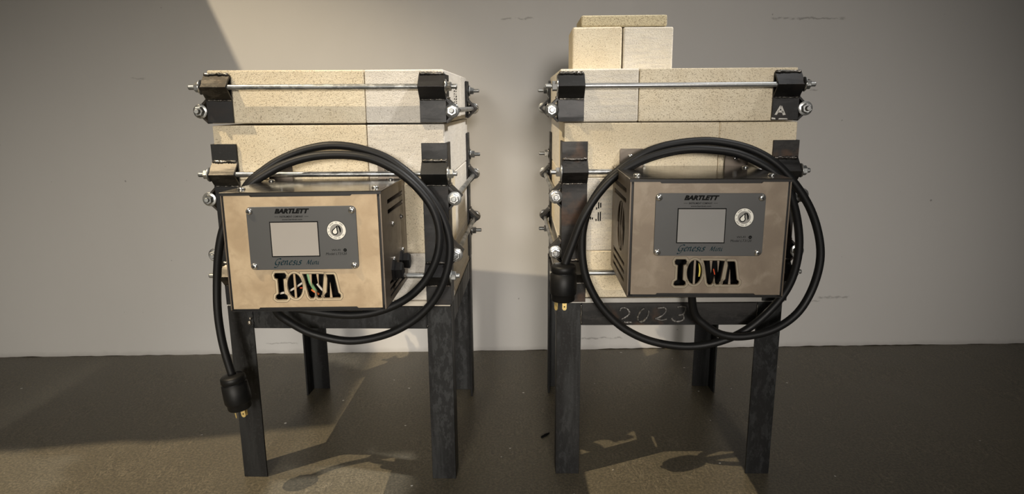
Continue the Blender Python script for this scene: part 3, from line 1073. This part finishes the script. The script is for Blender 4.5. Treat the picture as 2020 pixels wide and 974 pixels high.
CABLE_B = [(0.54,-2.80,13.86),(0.99,-2.00,11.62),(1.71,-1.90,10.72),(2.78,-1.90,10.09),(4.12,-1.90,9.99),(5.76,-1.80,10.36),(7.11,-1.60,11.23),(7.96,-1.40,12.56),(8.31,-1.40,14.24),(8.15,-1.40,15.74),(7.54,-1.40,17.37),(6.56,-1.40,18.83),(5.34,-1.35,20.06),(3.92,-1.20,20.85),(2.20,-1.15,21.26),(0.77,-1.15,21.30),(-0.96,-1.30,21.06),(-2.34,-1.50,20.55),(-3.67,-1.65,19.63),(-4.50,-1.60,18.71),(-5.19,-1.50,17.45),(-5.50,-1.40,15.81),(-5.36,-1.40,13.99),(-4.86,-1.40,12.60),(-4.03,-1.40,11.35),(-2.80,-1.40,10.24),(-1.11,-1.40,9.47),(1.02,-1.40,9.18),(2.96,-1.40,9.53),(4.60,-1.30,10.35),(5.99,-1.30,11.76),(6.73,-1.40,13.18),(6.99,-1.50,14.87),(6.82,-1.60,16.38),(6.27,-1.80,18.02),(5.57,-1.90,19.15),(4.47,-1.80,20.02),(3.06,-1.70,20.64),(1.50,-1.70,20.88),(0.09,-1.70,20.88),(-1.33,-1.80,20.62),(-2.61,-2.00,20.17),(-3.75,-2.20,19.52),(-4.72,-2.30,18.52),(-5.56,-2.40,17.17),(-6.11,-2.40,15.72),(-6.55,-2.40,14.48)]


def power_cord(loc, rz, path, end, axis, label):
    t = thing('power_cord', label, 'power cord', (*loc, 0), rz, 'coiled power cords')
    k = MB()
    k.tube(spline(path, 7), 0.235, 14)
    k.build('cable', 'rubber', t)
    ax = Vector(axis).normalized()
    k = MB()
    k.lathe([(0.30, -0.06), (0.62, 0.0), (0.70, 0.08), (0.72, 0.36), (0.66, 0.40), (0.66, 0.46), (0.74, 0.52), (0.77, 1.2), (0.77, 1.62), (0.74, 1.68), (0.68, 1.72), (0.68, 2.02), (0.62, 2.10)], end, ax, 28)
    plug = k.build('plug', 'plastic', t, 'black cylindrical plug')
    e1 = Vector((1, 0, 0))
    e1 = (e1 - ax * e1.dot(ax)).normalized()
    e2 = ax.cross(e1)
    base = Vector(end) + ax * 2.10
    # cord clamp on the cap
    k = MB()
    o = Vector(end) + ax * 0.18 - e1 * 0.46 - e2 * 0.60
    k.lathe([(0.11, 0), (0.11, 0.14), (0.06, 0.16)], o, -e2 if e2.y > 0 else e2, 10)
    k.build('clamp_screw', 'screw', plug)
    for dx, tw in ((-0.38, 1), (0.10, 0)):
        k = MB()
        prof = [(-.13, -.05), (.13, -.05), (.13, .50), (.06, .60), (-.06, .60), (-.13, .50)]
        u = e1 if not tw else (e1 * 0.55 + e2 * 0.85).normalized()
        v = u.cross(ax)
        k.prism(prof, base + e1 * dx - v * 0.03, u, ax, v * 0.06, 0.008)
        if not tw:
            k.mi = 1
            s = -1 if v.y > 0 else 1
            c = base + e1 * dx + v * (0.032 * s) + ax * 0.38
            k.lathe([(0.042, 0), (0.042, 0.006)], c, v * s, 10)
        k.build('prong', ['brass', 'print_black'], plug, 'brass blade')
    k = MB()
    k.lathe([(0.09, -0.05), (0.09, 0.55), (0.05, 0.62)], base + e1 * 0.12 + e2 * (0.3 if e2.y > 0 else -0.3), ax, 10)
    k.build('prong', 'brass', plug, 'round ground pin')
    return t


# ------------------------------------------------------------------ the left kiln
A0, AR = (-10.547, 38.938), -0.0314
B0, BR = (9.575, 39.143), -0.0140
stand(A0, AR, 'plain black angle iron stand under the left brick kiln', False)
kiln_body(A0, AR, 'left square firebrick kiln body with dark corner angles, right side lit pale and in view', 'A')
kiln_lid(A0, AR, 'square firebrick lid of the left kiln with nothing lying on it', 'A')
control_box(A0, AR, 0.481, 13.384, (0.024, -0.020, -0.0069), 'tan steel control box hung on the left kiln, its right vented side showing', 'A', ((-3.95, -2.57, 6.95), (2.38, 3.60, 6.86)))
power_cord(A0, AR, CABLE_A, (-5.83, -2.5, 8.02), (0.28, 0.03, -2.12), 'black power cord coiled round the left control box, plug dangling by the stand leg')

# ------------------------------------------------------------------ the right kiln
stand(B0, BR, 'black angle iron stand with 2023 welded on its front rail', True)
kiln_body((B0[0] + 0.25, B0[1]), BR + 0.012, 'right square firebrick kiln body with rusty corner angles', 'B')
kiln_lid(B0, BR, 'square firebrick lid of the right kiln carrying loose bricks', 'B')
control_box(B0, BR, 0.241, 13.945, (-0.0148, -0.0038, 0.0035), 'grey brown steel control box hung on the right kiln, its left vented side showing', 'B', ((-3.52, -2.14, 6.89), (2.57, 3.89, 6.80)))
power_cord(B0, BR, CABLE_B, (-6.61, -2.4, 14.48), (-0.03, 0.0, -2.10), 'black power cord coiled round the right control box, plug hanging left with brass prongs')


def loose_brick(x0, x1, y0, y1, z0, z1, mat, label, rz):
    cx, cy = (x0 + x1) / 2, (y0 + y1) / 2
    k = MB()
    k.box(x0 - cx, x1 - cx, y0 - cy, y1 - cy, 0, z1 - z0, 0.10, 3)
    for v in k.bm.verts:
        v.co += Vector((rnd.uniform(-.012, .012), rnd.uniform(-.012, .012), rnd.uniform(-.006, .006)))
    o = k.build('firebrick', mat)
    c = Euler((0, 0, BR)).to_matrix() @ Vector((cx, cy, 0)) + Vector((B0[0], B0[1], z0))
    o.location = c * S
    o.rotation_euler = (0, 0, BR + rz)
    o['label'] = label
    o['category'] = 'brick'
    o['group'] = 'loose bricks on the right kiln'
    return o


LT = LH + 10.86 + 3.0
loose_brick(-5.80, -2.82, 3.0, 7.5, LT, LT + 2.58, 'brick_warm', 'yellowish loose firebrick standing left of a paler one on the right kiln lid', R(-1.0))
loose_brick(-2.78, 0.24, 3.02, 7.5, LT, LT + 2.56, 'brick_pale', 'pale loose firebrick standing right of a yellowish one on the right kiln lid', R(0.3))
loose_brick(-5.30, -0.12, 3.1, 7.0, LT + 2.59, LT + 3.27, 'brick_tan', 'thin flat firebrick slab lying on top of the two loose bricks', R(-0.6))


def splinter(p0, p1, w, label):
    k = MB()
    a, b = Vector(p0), Vector(p1)
    m = a.lerp(b, 0.55)
    d = (b - a).normalized()
    n = Vector((-d.y, d.x, 0)) * w
    k.prism([(0, -w * .6), (0.5 * (b - a).length, -w), ((b - a).length, 0), (0.55 * (b - a).length, w), (0, w * .7)], (0, 0, 0.005), d, (-d.y, d.x, 0), (0, 0, 0.09))
    o = k.build('wood_splinter', 'void')
    o.location = a * S
    o['label'] = label
    o['category'] = 'splinter'
    o['group'] = 'splinters on the floor'
    return o


splinter((2.02, 43.81, 0), (2.62, 44.47, 0), 0.10, 'thin dark splinter on the floor left of the right stand, farther from the camera')
splinter((3.60, 40.25, 0), (4.24, 40.64, 0), 0.10, 'short dark splinter on the floor beside the right stand front left foot')
